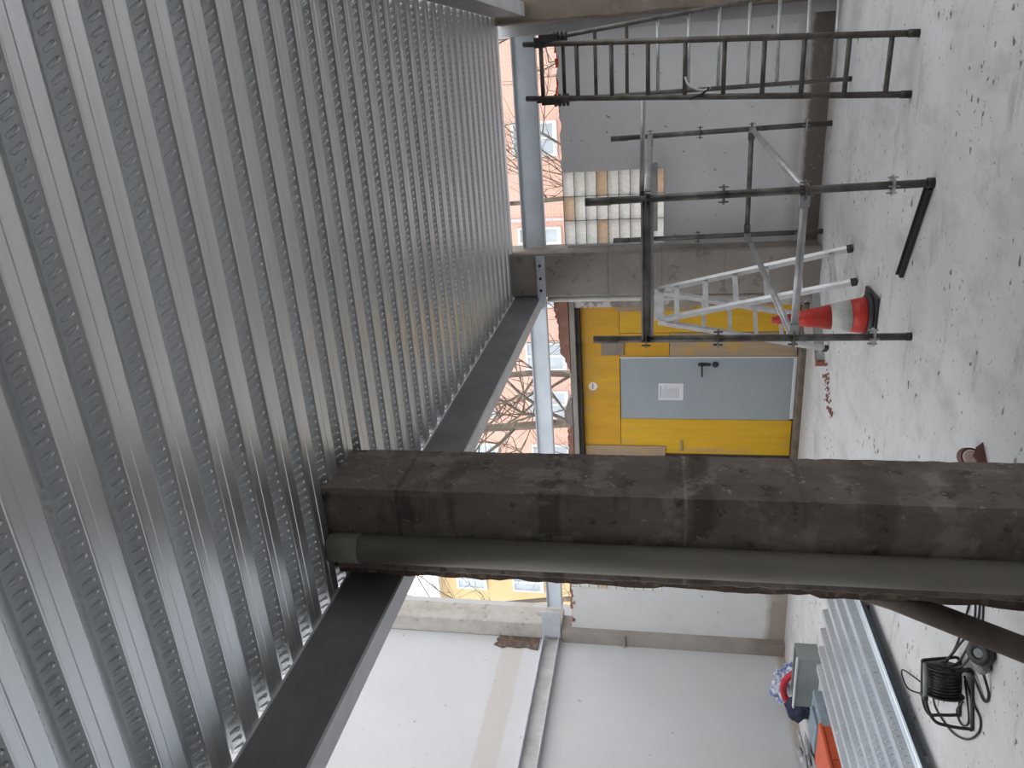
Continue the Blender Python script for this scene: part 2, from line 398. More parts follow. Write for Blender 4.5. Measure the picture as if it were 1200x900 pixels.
def ragged_top(x0, x1, z, amp, n, seed, base):
    rnd = random.Random(seed); pts = [(x0, base)]
    for i in range(n + 1): pts.append((x0 + (x1 - x0) * i / n, z + rnd.uniform(-amp, amp)))
    pts.append((x1, base)); return pts
w = MB()
w.prism(ragged_top(-1.015, .41, 2.585, .014, 26, 1, 0), 8.22, 8.45)
w.box((-1.80, 8.22, 0), (-1.015, 8.45, 1.535))
w.box((-1.83, 8.22, 1.535), (-1.775, 8.45, 2.56))
struct('wall_far_right', w, M['plaster_right'], 'stained white plaster wall right of the far column with broken top edge', 'wall')
w = MB(); w.box((.315, 8.18, 0), (.42, 8.5, 3.3)); 
struct('trim_1', w, simple('pale_jamb', (.56, .57, .58), (.48, .48, .49), 3, .8), 'pale plastered jamb at the right end of the far opening', 'jamb')
w = MB()
w.prism(ragged_top(-6.92, -6.28, 2.68, .03, 14, 2, 1.53), 8.22, 8.45); w.prism(ragged_top(-5.4, -4.5, 2.62, .03, 14, 3, 1.53), 8.22, 8.45)
w.box((-6.92, 8.22, 0), (-4.5, 8.45, 1.53))
struct('wall_far_left', w, M['plaster_far_left'], 'white plaster wall with glass blocks in the far left bay', 'wall')
w = MB(); w.box((-7.4, -.6, 0), (-7.1, 8.9, 6.6)); w.box((-7.4, -6.5, 0), (-7.1, -.6, 3.2))
struct('wall_left', w, M['plaster_left'], 'tall white plaster wall along the open left bay', 'wall')
w = MB(); w.box((-7.4, -6.8, 0), (4.6, -6.5, 3.4))
struct('wall_back', w, M['interior'], 'bare wall at the back of the room', 'wall')
w = MB(); w.box((4.6, -6.8, 0), (4.9, 8.9, 3.4))
struct('wall_right', w, M['plaster_right'], 'plaster wall on the right of the room', 'wall')
w = MB(); w.box((.9, 8.2, 0), (4.6, 8.5, 3.2)); struct('wall_far_end', w, M['plaster_right'], 'plaster wall right of the brown pillar', 'wall')

def worn_column(x0, x1, y0, y1, z0, z1, n, amp, seed, ch=.018):
    mb = MB(); bm = mb.bm; rnd = random.Random(seed)
    ns = 5
    rows = []
    for i in range(n + 1):
        z = z0 + (z1 - z0) * i / n; pts = []
        cor = [(x1, y0), (x1, y1), (x0, y1), (x0, y0)]
        for q, (cx, cy) in enumerate(cor):
            nx, ny = cor[(q + 1) % 4]; px, py = cor[q - 1]
            c = ch + amp * abs(rnd.gauss(0, .6))
            ta = Vector((px - cx, py - cy)).normalized() * c; tb = Vector((nx - cx, ny - cy)).normalized() * c
            pts += [Vector((cx, cy)) + ta, Vector((cx, cy)) + tb]
            for u in range(1, ns):
                pts.append(Vector((cx, cy)).lerp(Vector((nx, ny)), u / ns) + Vector((rnd.uniform(-1, 1), rnd.uniform(-1, 1))) * amp * .15)
        rows.append([bm.verts.new((p.x, p.y, z)) for p in pts])
    m = len(rows[0])
    for a, b in zip(rows, rows[1:]):
        for k in range(m): bm.faces.new((a[k], a[(k+1) % m], b[(k+1) % m], b[k]))
    bm.faces.new(rows[0][::-1]); bm.faces.new(rows[-1]); return mb
# pilaster and raw pillar in the far left corner
w = MB(); w.box((-7.1, 8.12, 0), (-6.92, 8.45, 2.84)); w.box((-7.1, 8.09, 2.0), (-6.91, 8.13, 2.03), .003)
struct('pilaster', w, M['pilaster'], 'grey rendered strip in the far left corner', 'pilaster')
struct('pillar', worn_column(-7.098, -6.84, 8.16, 8.5, 2.84, 6.6, 60, .008, 4, .012), M['raw_concrete'], 'raw pale concrete pillar rising above the channel in the far left corner', 'pillar')
nt_ = MB(); rnd = random.Random(5)
nt_.prism([(7.93, 3.14), (8.15, 3.14), (8.15, 3.68), (8.08, 3.72), (8.04, 3.69), (7.98, 3.74), (7.93, 3.62), (7.965, 3.55), (7.945, 3.42), (7.97, 3.3), (7.94, 3.22)], -7.098, -7.075, 'yzx')
struct('trim_2', nt_, M['ragged'], 'brown broken patch where plaster has come off beside the raw pillar', 'patch')

# near column: square concrete shaft with worn edges, pieces of mortar and a drainpipe
struct('concrete_column', worn_column(-2.19, -1.745, 2.91, 3.345, 0, 3.17, 90, .008, 3), M['column'], 'dark stained concrete column with a pipe on its face, standing nearest', 'column')
rg = MB(); rnd = random.Random(11); pts = []
nz = 70
for i in range(nz + 1):
    z = 3.13 * i / nz; base = 2.215 + .018 * noise.noise((z * 3, 0, 0)) + rnd.uniform(-.006, .006) + (.02 if z < .9 else 0) * max(0, noise.noise((z * 6, 4, 0)) + .4)
    pts.append((-base, z))
rg.prism([(-2.17, 3.13), (-2.17, 0)] + pts, 2.93, 3.30)
struct('trim_3', rg, M['ragged'], 'ragged strip of dark mortar down the left edge of the near column', 'mortar strip')
p = thing('drainpipe', 'dusty beige plastic drainpipe fixed to the dark face of the near column', 'pipe', (-2.04, 2.885, 0))
a = MB(); a.tube([(-2.04, 2.885, 0), (-2.04, 2.885, 2.985)], .068, 24); a.build('pipe_length', M['pvc'], p)
a = MB(); a.tube([(-2.04, 2.885, 2.975), (-2.04, 2.885, 3.125)], .072, 24); a.build('pipe_socket', M['pvc'], p)

struct('concrete_column', worn_column(-2.27, -1.80, 7.92, 8.4, 0, 3.5, 40, .01, 8, .012), M['column_far'], 'grey concrete column between the glass blocks and the yellow panel', 'column')
struct('pillar', worn_column(.415, .95, 7.9, 8.4, 0, 3.13, 30, .01, 9, .012), M['pillar_right'], 'brown concrete pillar at the right end of the far wall', 'pillar')

# steel beams, lintels, channel
def channel_beam(name, x, y0, y1, side, label):
    """upright channel, web face towards +x*side, flanges behind"""
    t = thing(name, label, 'beam', (x, y0, 2.83), kind='structure')
    a = MB(); a.box((x, y0, 2.845), (x - side * .012, y1, H - .012)); a.build('web', M['steel_dark'], t)
    for z0, z1 in ((2.832, 2.845), (H - .012, H)):
        a = MB(); a.box((x, y0, z0), (x - side * .115, y1, z1)); a.build('flange', M['steel_edge_lit'], t)
    return t
channel_beam('steel_beam', -2.28, -2.2, 7.98, 1, 'long dark steel channel beam carrying the left edge of the deck')
channel_beam('steel_beam', .475, -2.2, 7.88, -1, 'steel beam carrying the right edge of the deck, ending on the brown pillar')
def lintel(x0, x1, z0, z1, y, label):
    t = thing('steel_lintel', label, 'lintel', ((x0 + x1) / 2, y, z0), kind='structure')
    a = MB(); a.box((x0, y + .03, z0 + .012), (x1, y + .045, z1 - .012)); a.build('web', M['lintel'], t)
    for q0, q1 in ((z0, z0 + .012), (z1 - .012, z1)):
        a = MB(); a.box((x0, y, q0), (x1, y + .1, q1)); a.build('flange', M['chan_edge'], t)
lintel(-1.79, .315, 2.80, 3.045, 8.2, 'blue grey steel lintel above the glass blocks, right of the far column')
lintel(-6.62, -2.28, 2.825, 3.025, 8.2, 'thin blue grey steel lintel above the yellow panel, left of the far column')
t = thing('wall_channel', 'dusty steel channel bolted along the white left wall', 'steel channel', (-7.09, 5, 2.87), kind='structure')
a = MB(); a.box((-7.098, 1.5, 2.88), (-7.085, 8.12, 3.07)); a.build('web', M['channel'], t)
for q0, q1 in ((2.868, 2.88), (3.07, 3.082)):
    a = MB(); a.box((-7.098, 1.5, q0), (-6.985, 8.12, q1)); a.build('flange', M['chan_edge'], t)
a = MB(); a.box((-7.0, 8.10, 2.85), (-6.6, 8.115, 3.09)); a.build('end_plate', M['chan_edge'], t)
t = thing('bolted_plate', 'grey steel plate with bolt heads across the far concrete column', 'steel plate', (-2.1, 7.91, 2.78))
a = MB(); a.box((-2.40, 7.905, 2.775), (-1.82, 7.925, 2.865), .002); a.build('plate', M['lintel'], t)
for x in (-1.92, -2.06, -2.19):
    a = MB(); a.lathe((x, 7.905, 2.825), [(.016, 0), (.016, .012), (.009, .014)], 6, (0, -1, 0), False); a.build('bolt', M['black_steel'], t)
a = MB(); a.tube([(-2.315, 8.0, 0.0), (-2.315, 8.0, 2.77)], .032, 16)
tag(a.build('wall_pipe', M['pvc_white']), 'white pipe running up beside the left edge of the far column', 'pipe')

# glass block windows
def open_back(mb):
    mb.bm.normal_update()
    bmesh.ops.delete(mb.bm, geom=[f_ for f_ in mb.bm.faces if abs(f_.normal.y) > .9 and f_.calc_center_median().y > 8.277], context='FACES')
def glass_blocks(name, x0, z0, nc, nr, cw, chh, tans, label, skip=()):
    t = thing(name, label, 'window', (x0 + nc * cw / 2, 8.3, z0), kind='structure')
    m_ = MB(); b_ = MB(); t_ = MB()
    for r in range(nr + 1): m_.box((x0, 8.25, z0 + r * chh - .0045), (x0 + nc * cw, 8.275, z0 + r * chh + .0045))
    for c in range(nc + 1): m_.box((x0 + c * cw - .0045, 8.251, z0), (x0 + c * cw + .0045, 8.274, z0 + nr * chh))
    for c in range(nc):
        for r in range(nr):
            if (c, r) in skip: continue
            (t_ if (c, r) in tans else b_).box((x0 + c*cw + .0045, 8.235, z0 + r*chh + .0045), (x0 + (c+1)*cw - .0045, 8.28, z0 + (r+1)*chh - .0045), .008)
    m_.build('mortar_grid', M['mortar'], t); open_back(b_); b_.build('glass_panes', M['glassblock'], t)
    if tans: open_back(t_); tag(t_.build('tan_panes', M['glassblock_tan'], t), 'tan coloured blocks among the clear ones')
glass_blocks('window_1', -1.775, 1.535, 3, 9, .2533, .1165, {(2, 0), (2, 5), (1, 8), (0, 5)}, 'glass block window of three columns right of the far column')
glass_blocks('window_2', -6.28, 1.53, 3, 10, .2933, .1165, {(0, 6)}, 'glass block window in the far left bay, seen just left of the near column')

# broken masonry along the wall tops
def masonry(name, m, x0, x1, z, label, seed, hs=(.06, .12), step=.11, y=8.3):
    mb = MB(); rnd = random.Random(seed); x = x0
    while x < x1:
        h = rnd.uniform(*hs); wd = rnd.uniform(.7, 1.2) * step
        mb.chunk((x + wd / 2, y + rnd.uniform(0, .06), z + h / 2 - .01), (wd, .14, h), rnd.random()); x += wd
    return tag(mb.build(name, m), label, 'broken brickwork', kind='structure')
masonry('broken_brickwork', M['brick_orange'], -.42, .2, 2.575, 'orange broken brick edge behind the tall ladder top', 3, (.02, .06), .07)
def ragged_bricks(m, prof, label, seed):
    rnd = random.Random(seed); mb = MB(); pts = [(prof[0][0], 2.585)]
    for (xa, za), (xb, zb_) in zip(prof, prof[1:]):
        n = max(2, int(abs(xb - xa) / .035))
        for k in range(n):
            t_ = k / n; pts.append((xa + (xb - xa) * t_, za + (zb_ - za) * t_ + rnd.uniform(-.012, .012)))
    pts += [prof[-1], (prof[-1][0], 2.585)]
    mb.prism(pts, 8.32, 8.46)
    return tag(mb.build('broken_brickwork', m), label, 'broken brickwork', kind='structure')
ragged_bricks(M['brick'], [(-2.36, 2.74), (-2.62, 2.75), (-2.64, 2.72), (-2.95, 2.715), (-3.05, 2.70), (-3.12, 2.66), (-3.3, 2.60)], 'dark red broken bricks above the yellow panel beside the far column', 5)
ragged_bricks(M['brick_grey'], [(-3.62, 2.60), (-3.68, 2.65), (-3.8, 2.69), (-3.95, 2.68), (-3.99, 2.62)], 'grey mortar lump above the middle of the yellow panel', 6)
ragged_bricks(M['brick'], [(-4.0, 2.62), (-4.06, 2.66), (-4.22, 2.665), (-4.3, 2.66), (-4.5, 2.68)], 'broken bricks above the yellow panel next to the near column', 7)
masonry('broken_brickwork', M['brick'], -6.85, -6.3, 2.66, 'broken bricks on the wall top above the far left glass blocks', 8, (.05, .09), .1)
w = MB(); w.prism([(-2.52, 0), (-2.26, 0), (-2.26, 2.62), (-2.3, 2.66), (-2.38, 2.62), (-2.45, 2.65), (-2.52, 2.6)], 8.34, 8.5)
struct('trim_4', w, M['rough_plaster'], 'strip of broken plaster between the far column and the yellow panel', 'plaster strip')
w = MB(); w.box((-4.55, 8.32, 2.525), (-2.4, 8.46, 2.60), .006); struct('trim_5', w, M['wood_grey'], 'grey timber lintel lying over the yellow panel', 'timber lintel')
w = MB(); w.box((-4.55, 8.38, 2.475), (-2.5, 8.47, 2.525)); struct('trim_6', w, M['gap_dark'], 'dark strip standing in for the shaded gap right over the yellow panel', 'dark gap')  # solid dark strip where there is only a shaded gap
w = MB(); w.box((-4.55, 8.30, 0), (-2.5, 8.56, .06), .01); struct('trim_7', w, M['sill'], 'dirty brown sill below the yellow panel and grey door', 'sill')

# yellow formwork hoarding and grey door
hd = thing('hoarding', 'yellow formwork panel closing the doorway around a grey door', 'panel', (-3.45, 8.5, .06))
Yh = 8.45
def board(x0, x1, z0, z1, m, y=Yh, th=.03, lab=None):
    a = MB(); a.box((x0, y, z0), (x1, y + th, z1), .002); o = a.build('board', m, hd)
    if lab: o['label'] = lab
a = MB(); a.box((-4.55, Yh + .045, .05), (-2.45, Yh + .075, 2.52)); tag(a.build('light_stop_board', M['gap_dark'], hd), 'dark backing added to stop light in the gaps')  # added behind the boards so no light leaks between them
board(-4.42, -2.52, 2.03, 2.47, M['yellow'])
board(-2.86, -2.52, .07, 2.025, M['yellow2'])
board(-4.40, -3.945, .07, 2.025, M['yellow2'])
board(-3.155, -2.865, .07, 1.46, M['ply'], Yh - .004, .034, 'bare plywood strip')
board(-3.155, -2.865, 1.465, 2.025, M['yellow'])
board(-4.43, -4.30, 1.5, 2.46, M['ply'], Yh - .022, .02, 'bare wooden strip')
board(-2.60, -2.525, 1.2, 2.06, M['ply'], Yh - .022, .02, 'bare wooden strip')
board(-3.13, -2.98, 1.98, 2.24, M['ply_grey'], Yh - .018, .016, 'grey patch board')
board(-4.36, -4.22, 1.3, 1.325, M['ply'], Yh - .02, .018, 'short wooden cleat')
d1 = thing('door_1', 'grey steel door with black lever handle set in the yellow panel', 'door', (-3.55, 8.44, .06), kind='structure')
a = MB(); a.box((-3.935, 8.435, .10), (-3.165, 8.475, 2.02), .003); a.build('door_leaf', M['door'], d1)
a = MB(); a.box((-3.92, 8.43, .062), (-3.17, 8.48, .10), .003); tag(a.build('door_light_gap', M['edge_and_gap'], d1), 'pale strip standing in for light in the gap under the door')  # light in the bottom gap, built as a pale strip
a = MB(); a.box((-3.165, 8.432, .06), (-3.152, 8.474, 2.03)); a.build('door_frame', M['edge_and_gap'], d1)
a = MB(); a.box((-3.262, 8.425, 1.0), (-3.225, 8.436, 1.14), .003)
a.tube([(-3.243, 8.428, 1.10), (-3.243, 8.38, 1.10), (-3.26, 8.372, 1.10), (-3.37, 8.372, 1.095)], .011, 8)
a.lathe((-3.243, 8.43, .95), [(.034, 0), (.034, .012), (.02, .018)], 16, (0, -1, 0))
a.lathe((-3.243, 8.43, 1.10), [(.026, 0), (.026, .012), (.015, .018)], 16, (0, -1, 0))
tag(a.build('door_handle', M['black'], d1), 'black lever handle')
n1 = thing('paper_notice', 'white printed paper notice stuck on the grey door', 'notice', (-3.585, 8.43, 1.28))
a = MB(); a.box((-3.69, 8.4325, 1.30), (-3.48, 8.4345, 1.585)); a.build('sheet', M['paper'], n1)
a = MB(); a.box((-3.66, 8.4315, 1.555), (-3.51, 8.4325, 1.563)); a.build('heading', M['ink_dark'], n1)
a = MB(); rnd = random.Random(2)
for i in range(14): a.box((-3.665, 8.4315, 1.53 - i * .014), (-3.51 - rnd.uniform(0, .05), 8.4325, 1.535 - i * .014))
a.build('text_lines', M['ink'], n1)
s1 = thing('round_sticker', 'round white sticker on the top board of the yellow panel', 'sticker', (-3.525, 8.45, 2.35))
a = MB(); a.lathe((-3.525, 8.449, 2.35), [(.052, 0), (.052, .0015)], 28, (0, -1, 0), False); a.build('disc', M['sticker'], s1)
a = MB()
for i in range(7): a.box((-3.56 + i * .0105, 8.4465, 2.345 - .004 * (i % 2)), (-3.553 + i * .0105, 8.4476, 2.357 + .003 * (i % 3)))
a.build('print', M['sticker_ink'], s1)

# ------------------------------------------------------------------ scaffold
sc = thing('scaffold', 'steel scaffold frame standing on the floor before the far wall', 'scaffold', (-1.2, 6.4, 0))
S = {1: ((-.775, 4.99), (-.805, 2.055)), 2: ((-1.745, 5.03), (-1.75, 2.03)), 3: ((-.65, 7.98), (-.683, 2.056)), 4: ((-1.665, 7.985), (-1.694, 2.05))}
LEV = (.23, .72, 1.20, 1.675)
for i, ((x, y), (xt, zt)) in S.items():
    a = MB(); a.tube([(x, y, .012), (xt, y, zt)], .024, 14)
    st = a.build('standard', M['tube'], sc)
    a = MB(); a.tube([(xt, y, zt - .16), (xt, y, zt + .002)], .0262, 14); a.build('spigot', M['tube'], st)
    for z in LEV:
        X = x + (xt - x) * z / zt
        a = MB(); a.lathe((X, y, z - .005), [(.024, 0), (.062, 0), (.062, .009), (.024, .009)], 20, smooth=False)
        for q in range(4):
            c_, s_ = math.cos(q * math.pi / 2), math.sin(q * math.pi / 2)
            a.bar((X + c_ * .046, y + s_ * .046, z - .03), (X + c_ * .046, y + s_ * .046, z + .03), .006, .02)
        a.build('rosette', M['tube_light'] if z < .5 else M['tube'], st)
    if i != 1:
        a = MB(); a.tube([(x, y, 0), (x, y, .03)], .027, 14); a.build('foot_cap', M['black_steel'], st)
    else:
        a = MB(); a.tube([(x, y, 0), (x, y, .04)], .032, 14); a.build('foot_cap', M['black'], st)
def sx(i, z): (x, y), (xt, zt) = S[i]; return Vector((x + (xt - x) * z / zt, y, z))
def ledger(i, j, z, m=None, r=.024, lab=None, dz=0):
    a = MB(); p0, p1 = sx(i, z), sx(j, z); d = (p1 - p0).normalized()
    a.tube([p0 + d * .05 + Vector((0, 0, dz)), p1 - d * .05 + Vector((0, 0, dz))], r, 14)
    for p_, s_ in ((p0, 1), (p1, -1)): a.bar(p_ + d * s_ * .03 + Vector((0, 0, dz)), p_ + d * s_ * .10 + Vector((0, 0, dz)), .05, .058)
    o = a.build('ledger', m or M['tube'], sc)
    if lab: o['label'] = lab
ledger(1, 2, .72, M['tube_light']); ledger(3, 4, .72); ledger(1, 3, .72, M['tube_light'], lab='pale ledger running back'); ledger(2, 4, .72, M['tube_light'], lab='pale ledger running back')
ledger(1, 2, 1.675, M['tube'], .032); ledger(3, 4, 1.675, M['tube_light']); ledger(1, 3, 1.675, M['tube_light'], .026); ledger(2, 4, 1.675, M['tube_light'], .026)
a = MB(); a.box((-1.60, 7.94, 1.60), (-.93, 8.0, 1.685), .006); a.box((-.98, 7.935, 1.595), (-.96, 8.005, 1.69)); tag(a.build('sleeve', M['tube_light'], sc), 'pale box sleeve on the far ledger')
a = MB(); a.bar(sx(1, 1.64), sx(2, 1.64), .02, .03); a.bar(sx(1, 1.70) + Vector((0, -.03, 0)), sx(2, 1.70) + Vector((0, -.03, 0)), .012, .012); a.build('edge_strip', M['tube_light'], sc)
a = MB(); a.tube([(-.79, 5.0, 1.70), (-.22, 5.0, 1.688)], .015, 12); tag(a.build('stub_tube', M['tube_light'], sc), 'thin tube sticking out to the right')
fb = MB(); fb.bar((-.80, 5.02, .014), (-1.42, 5.36, .014), .07, .026)
fb.bar((-.80, 5.02, .034), (-1.42, 5.36, .034), .01, .02)
tag(fb.build('steel_bar', M['black_steel']), 'black flat steel bar lying on the floor by the scaffold foot', 'bar')

# ------------------------------------------------------------------ tall steel ladder
ld = thing('trestle_ladder', 'tall dark steel A-frame ladder with two rung frames near the right wall', 'ladder', (-.05, 6.4, 0))
FR, FLf, TR, TL = Vector((.05, 5.62, .01)), Vector((-.31, 5.64, .01)), Vector((.187, 6.45, 2.63)), Vector((-.209, 6.45, 2.63))
for f0, f1 in ((FR, TR), (FLf, TL)):
    a = MB(); a.tube([f0, f1], .021, 12); st = a.build('stile', M['tube_brown'], ld)
    a = MB(); a.tube([f0 - Vector((0, 0, .01)), lerp(f0, f1, .02)], .025, 12); a.build('foot', M['black'], st)
for z in (2.49, 2.206, 1.94, 1.67, 1.407, 1.142, .885, .639, .376, .137):
    t_ = z / 2.63; a = MB(); a.tube([lerp(FR, TR, t_), lerp(FLf, TL, t_)], .0165, 10); a.build('rung', M['tube_brown'], ld)
RR, RL, AR, AL = Vector((.50, 7.45, .01)), Vector((-.25, 7.35, .01)), Vector((.215, 6.46, 2.44)), Vector((-.235, 6.46, 2.44))
for f0, f1 in ((RR, AR), (RL, AL)):
    a = MB(); a.tube([f0, f1], .018, 12); st = a.build('stile', M['tube'], ld)
    a = MB(); a.tube([f0 - Vector((0, 0, .01)), lerp(f0, f1, .02)], .022, 12); a.build('foot', M['black'], st)
for i in range(10):
    z = 2.33 - .2435 * i; t_ = z / 2.44; a = MB(); a.tube([lerp(RR, AR, t_), lerp(RL, AL, t_)], .0145, 10)
    a.build('rung', M['tube_light'] if i > 2 else M['tube_brown'], ld)
for sx_, A in ((1, AR), (-1, AL)):
    a = MB(); a.box((A.x - .03, 6.36, 2.36), (A.x + .03, 6.52, 2.50), .006); a.box((A.x - .012 - .05 * (sx_ > 0), 6.38, 2.46), (A.x + .012, 6.48, 2.54), .004)
    for k in range(4): a.tube(ring((A.x, 6.43, 2.30 + k * .032), .038, 14), .012, 6, closed=True)
    tag(a.build('hinge', M['black_steel'], ld), 'dark lashed hinge joint')
a = MB(); a.tube(smooth([(-.12, 6.02, 1.41), (-.17, 6.0, 1.39), (-.205, 6.0, 1.33), (-.215, 6.0, 1.27), (-.2, 6.0, 1.235)], 8), .008, 8)
wl = thing('white_strap', 'white strap looped over a rung of the tall ladder', 'strap', (-.16, 6.0, 1.23))
a.build('band', M['strap'], wl)
a = MB(); a.tube([(-.2, 6.0, 1.24), (-.24, 6.0, 1.29), (-.27, 6.0, 1.38)], .009, 8); a.build('tail', M['black'], wl)

# ------------------------------------------------------------------ aluminium step ladder behind the scaffold
al = thing('stepladder', 'bright aluminium stepladder standing open behind the traffic cone', 'ladder', (-2.1, 7.05, 0))
fr, fl = Vector((-1.55, 6.72, .008)), Vector((-1.77, 6.48, .008)); ang = R(47); nn = Vector((-math.sin(ang), math.cos(ang), 0))
ar, alf = fr + nn * .60 + Vector((0, 0, 1.575)), fl + nn * .60 + Vector((0, 0, 1.575)); rr_, rl_ = fr + nn * 1.2, fl + nn * 1.2
lat = (fl - fr).normalized()
def stile(f0, f1, m):
    a = MB(); a.bar(f0, f1, .03, .065, nn); st = a.build('stile', m, al)
    a = MB(); a.bar(f0 - Vector((0, 0, .006)), lerp(f0, f1, .025), .036, .07, nn); a.build('foot', M['black'], st)
for f0, f1 in ((fr, ar), (fl, alf)): stile(f0, f1, M['alu'])
for f0, f1 in ((rr_, ar), (rl_, alf)): stile(f0 - lat * -.0, f1 - nn * -.04, M['alu'])
for i in range(6):
    t_ = .10 + i * .16; a = MB(); a.bar(lerp(fr, ar, t_), lerp(fl, alf, t_), .045, .026, nn); a.build('rung', M['alu'], al)
for i in range(6):
    t_ = .12 + i * .155; a = MB(); a.bar(lerp(rr_, ar, t_), lerp(rl_, alf, t_), .034, .024, nn); a.build('rung', M['alu'], al)
a = MB()
for A in (ar, alf): a.bar(A + nn * -.02 + Vector((0, 0, -.03)), A + nn * .07 + Vector((0, 0, -.02)), .04, .06)
a.bar(ar + Vector((0, 0, .0)), alf + Vector((0, 0, .0)), .09, .02, nn); a.build('hinge', M['alu'], al)

# ------------------------------------------------------------------ traffic cone
cn = thing('traffic_cone', 'red and white traffic cone on the floor beside the scaffold leg', 'cone', (-1.90, 5.97, 0))
lean = Vector((-.045, 0, 1)).normalized()
def conep(prof, name, m, lab=None):
    a = MB(); a.lathe((-1.895, 5.97, .03), prof, 32, lean); o = a.build(name, m, cn)
    if lab: o['label'] = lab
RZ = lambda z: .145 - .125 * z / .70
a = MB(); a.box((-2.075, 5.79, 0), (-1.715, 6.15, .022), .006); a.lathe((-1.895, 5.97, .02), [(.172, 0), (.165, .02), (.150, .035)], 32); a.build('base', M['black'], cn)
conep([(RZ(0), 0), (RZ(.13), .13)], 'lower_body', M['cone_red'])
conep([(RZ(.13) + .002, .13), (RZ(.27) + .002, .27)], 'band', M['cone_white'], 'white reflective band')
conep([(RZ(.27), .27), (RZ(.50), .50), (RZ(.5) - .01, .51), (RZ(.56) - .004, .56)], 'upper_body', M['cone_red'])
conep([(RZ(.56) - .002, .56), (.031, .60), (.036, .655), (.026, .66), (.028, .69), (.02, .695)], 'tip', M['cone_red'])

# metal channel off-cut with orange end, red crumbs, tape roll
oc = thing('metal_channel', 'grey metal channel with rusty orange end on the floor below the door panel', 'channel', (-2.55, 7.7, 0))
a = MB(); P0, P1 = Vector((-2.22, 8.0, .035)), Vector((-2.83, 7.42, .035)); dd = (P1 - P0).normalized(); sd_ = dd.cross(Vector((0, 0, 1)))
a.bar(P0, P1, .10, .012); 
for s_ in (-1, 1): a.bar(P0 + sd_ * s_ * .05 + Vector((0, 0, .0)), P1 + sd_ * s_ * .05, .012, .07)
a.build('body', M['tube_light'], oc)
a = MB(); a.bar(P1 - dd * .01, P1 + dd * .02, .11, .074); tag(a.build('end', simple('rusty_end', (.30, .11, .06), (.2, .08, .05), 14, .8), oc), 'rusty orange end')
a = MB(); rnd = random.Random(21)
for i in range(60):
    t_ = rnd.random(); x = -2.88 - .32 * t_ + rnd.gauss(0, .05); y = 7.30 - .40 * t_ + rnd.gauss(0, .05); s_ = rnd.uniform(.006, .022)
    a.chunk((x, y, s_ * .3), (s_ * 1.3, s_, s_ * .8), i)
tag(a.build('brick_crumbs', simple('dark_red_crumbs', (.22, .07, .06), (.36, .2, .17), 20, .9)), 'dark red crumbs of brick scattered on the floor before the door', 'rubble', kind='stuff')
tr = thing('tape_roll', 'small pale roll with dark red wrapping beside the foot of the near column', 'roll', (-1.97, 3.82, 0))
vdir = Vector((.44, -.90, .0)).normalized()
a = MB(); a.lathe(Vector((-1.965, 3.80, .046)) - vdir * .025, [(.037, 0), (.037, .054), (.030, .058), (.026, .054), (.018, .059), (.013, .055), (.006, .059)], 28, vdir, False); tag(a.build('core', M['roll_pale'], tr), 'pale rolled end')
a = MB(); a.lathe(Vector((-1.965, 3.80, .046)) - vdir * .028, [(.046, 0), (.046, .056), (.038, .056), (.038, 0), (.046, 0)], 28, vdir, False); a.build('wrapping', M['roll_red'], tr)
a = MB(); a.prism([(-.1, 0), (.1, 0), (.075, .035), (.03, .055), (-.02, .03), (-.07, .05)], -.004, .004)
fl1 = a.build('flap', M['roll_red'], tr); fl1.location = Vector((-1.935, 3.70, 0.0)) - parent_world(tr); fl1.rotation_euler = (R(-15), 0, R(50))
a = MB(); a.blob((-2.055, 3.84, .012), (.09, .035, .03), .4, 8, 2, 4, -.012); a.build('loose_wrap', M['roll_red'], tr)

# ------------------------------------------------------------------ leaning pole behind the near column
po = MB(); po.tube([(-2.335, 3.42, 1.16), (-2.30, 3.05, .55), (-2.27, 2.62, .0)], .052, 20)
tag(po.build('leaning_pole', M['pole']), 'dusty brown pole leaning against the left side of the near column', 'pole')

# ------------------------------------------------------------------ stack of spare decking sheets on battens
for y in (2.2, 3.7, 5.2):
    a = MB(); a.box((-5.35, y - .05, 0), (-3.95, y + .05, .045), .004)
    tag(a.build('timber_batten', M['wood_grey']), 'timber batten lying on the floor under the stacked deck sheets', 'batten', 'battens under the spare sheets')
def spare_sheet(x_right, y0, y1, z, n):
    mb = deck_sheet(0, n, y0, y1, 0, last=True, emboss=False); bm = mb.bm
    for v in bm.verts:
        x, y, zz = v.co; v.co = (x_right - y, x, z + zz)
    L, W, D = .04, .012, .004                                   # dents on the sloping webs
    for k in range(n - 1):
        for ya, yb in ((k * PITCH + FL, k * PITCH + FL + WEB), ((k + 1) * PITCH, (k + 1) * PITCH - WEB)):
            for j in range(int((y1 - y0) / .05)):
                c = Vector((x_right - (ya + yb) / 2, y0 + .03 + j * .05, z + DEP / 2)); nr = Vector((1 if yb > ya else -1, 0, .34)).normalized(); e = Vector((0, 1, 0)); u = nr.cross(e)
                a_ = [bm.verts.new(c + e * p_ * W / 2 + u * q_ * L / 2 + nr * .0005) for p_, q_ in ((-1, -.8), (0, -1), (1, -.8), (1, .8), (0, 1), (-1, .8))]
                b_ = [bm.verts.new(c + e * p_ * W / 5 + u * q_ * L / 3 + nr * D) for p_, q_ in ((-1, -.8), (0, -1), (1, -.8), (1, .8), (0, 1), (-1, .8))]
                for q_ in range(6): bm.faces.new((a_[q_], a_[(q_+1) % 6], b_[(q_+1) % 6], b_[q_]))
                bm.faces.new(b_)
    return mb
LAB = ['galvanised deck sheet on top of the floor stack', 'galvanised deck sheet second from top of the floor stack', 'galvanised deck sheet third from top of the floor stack', 'galvanised deck sheet lowest of the floor stack']
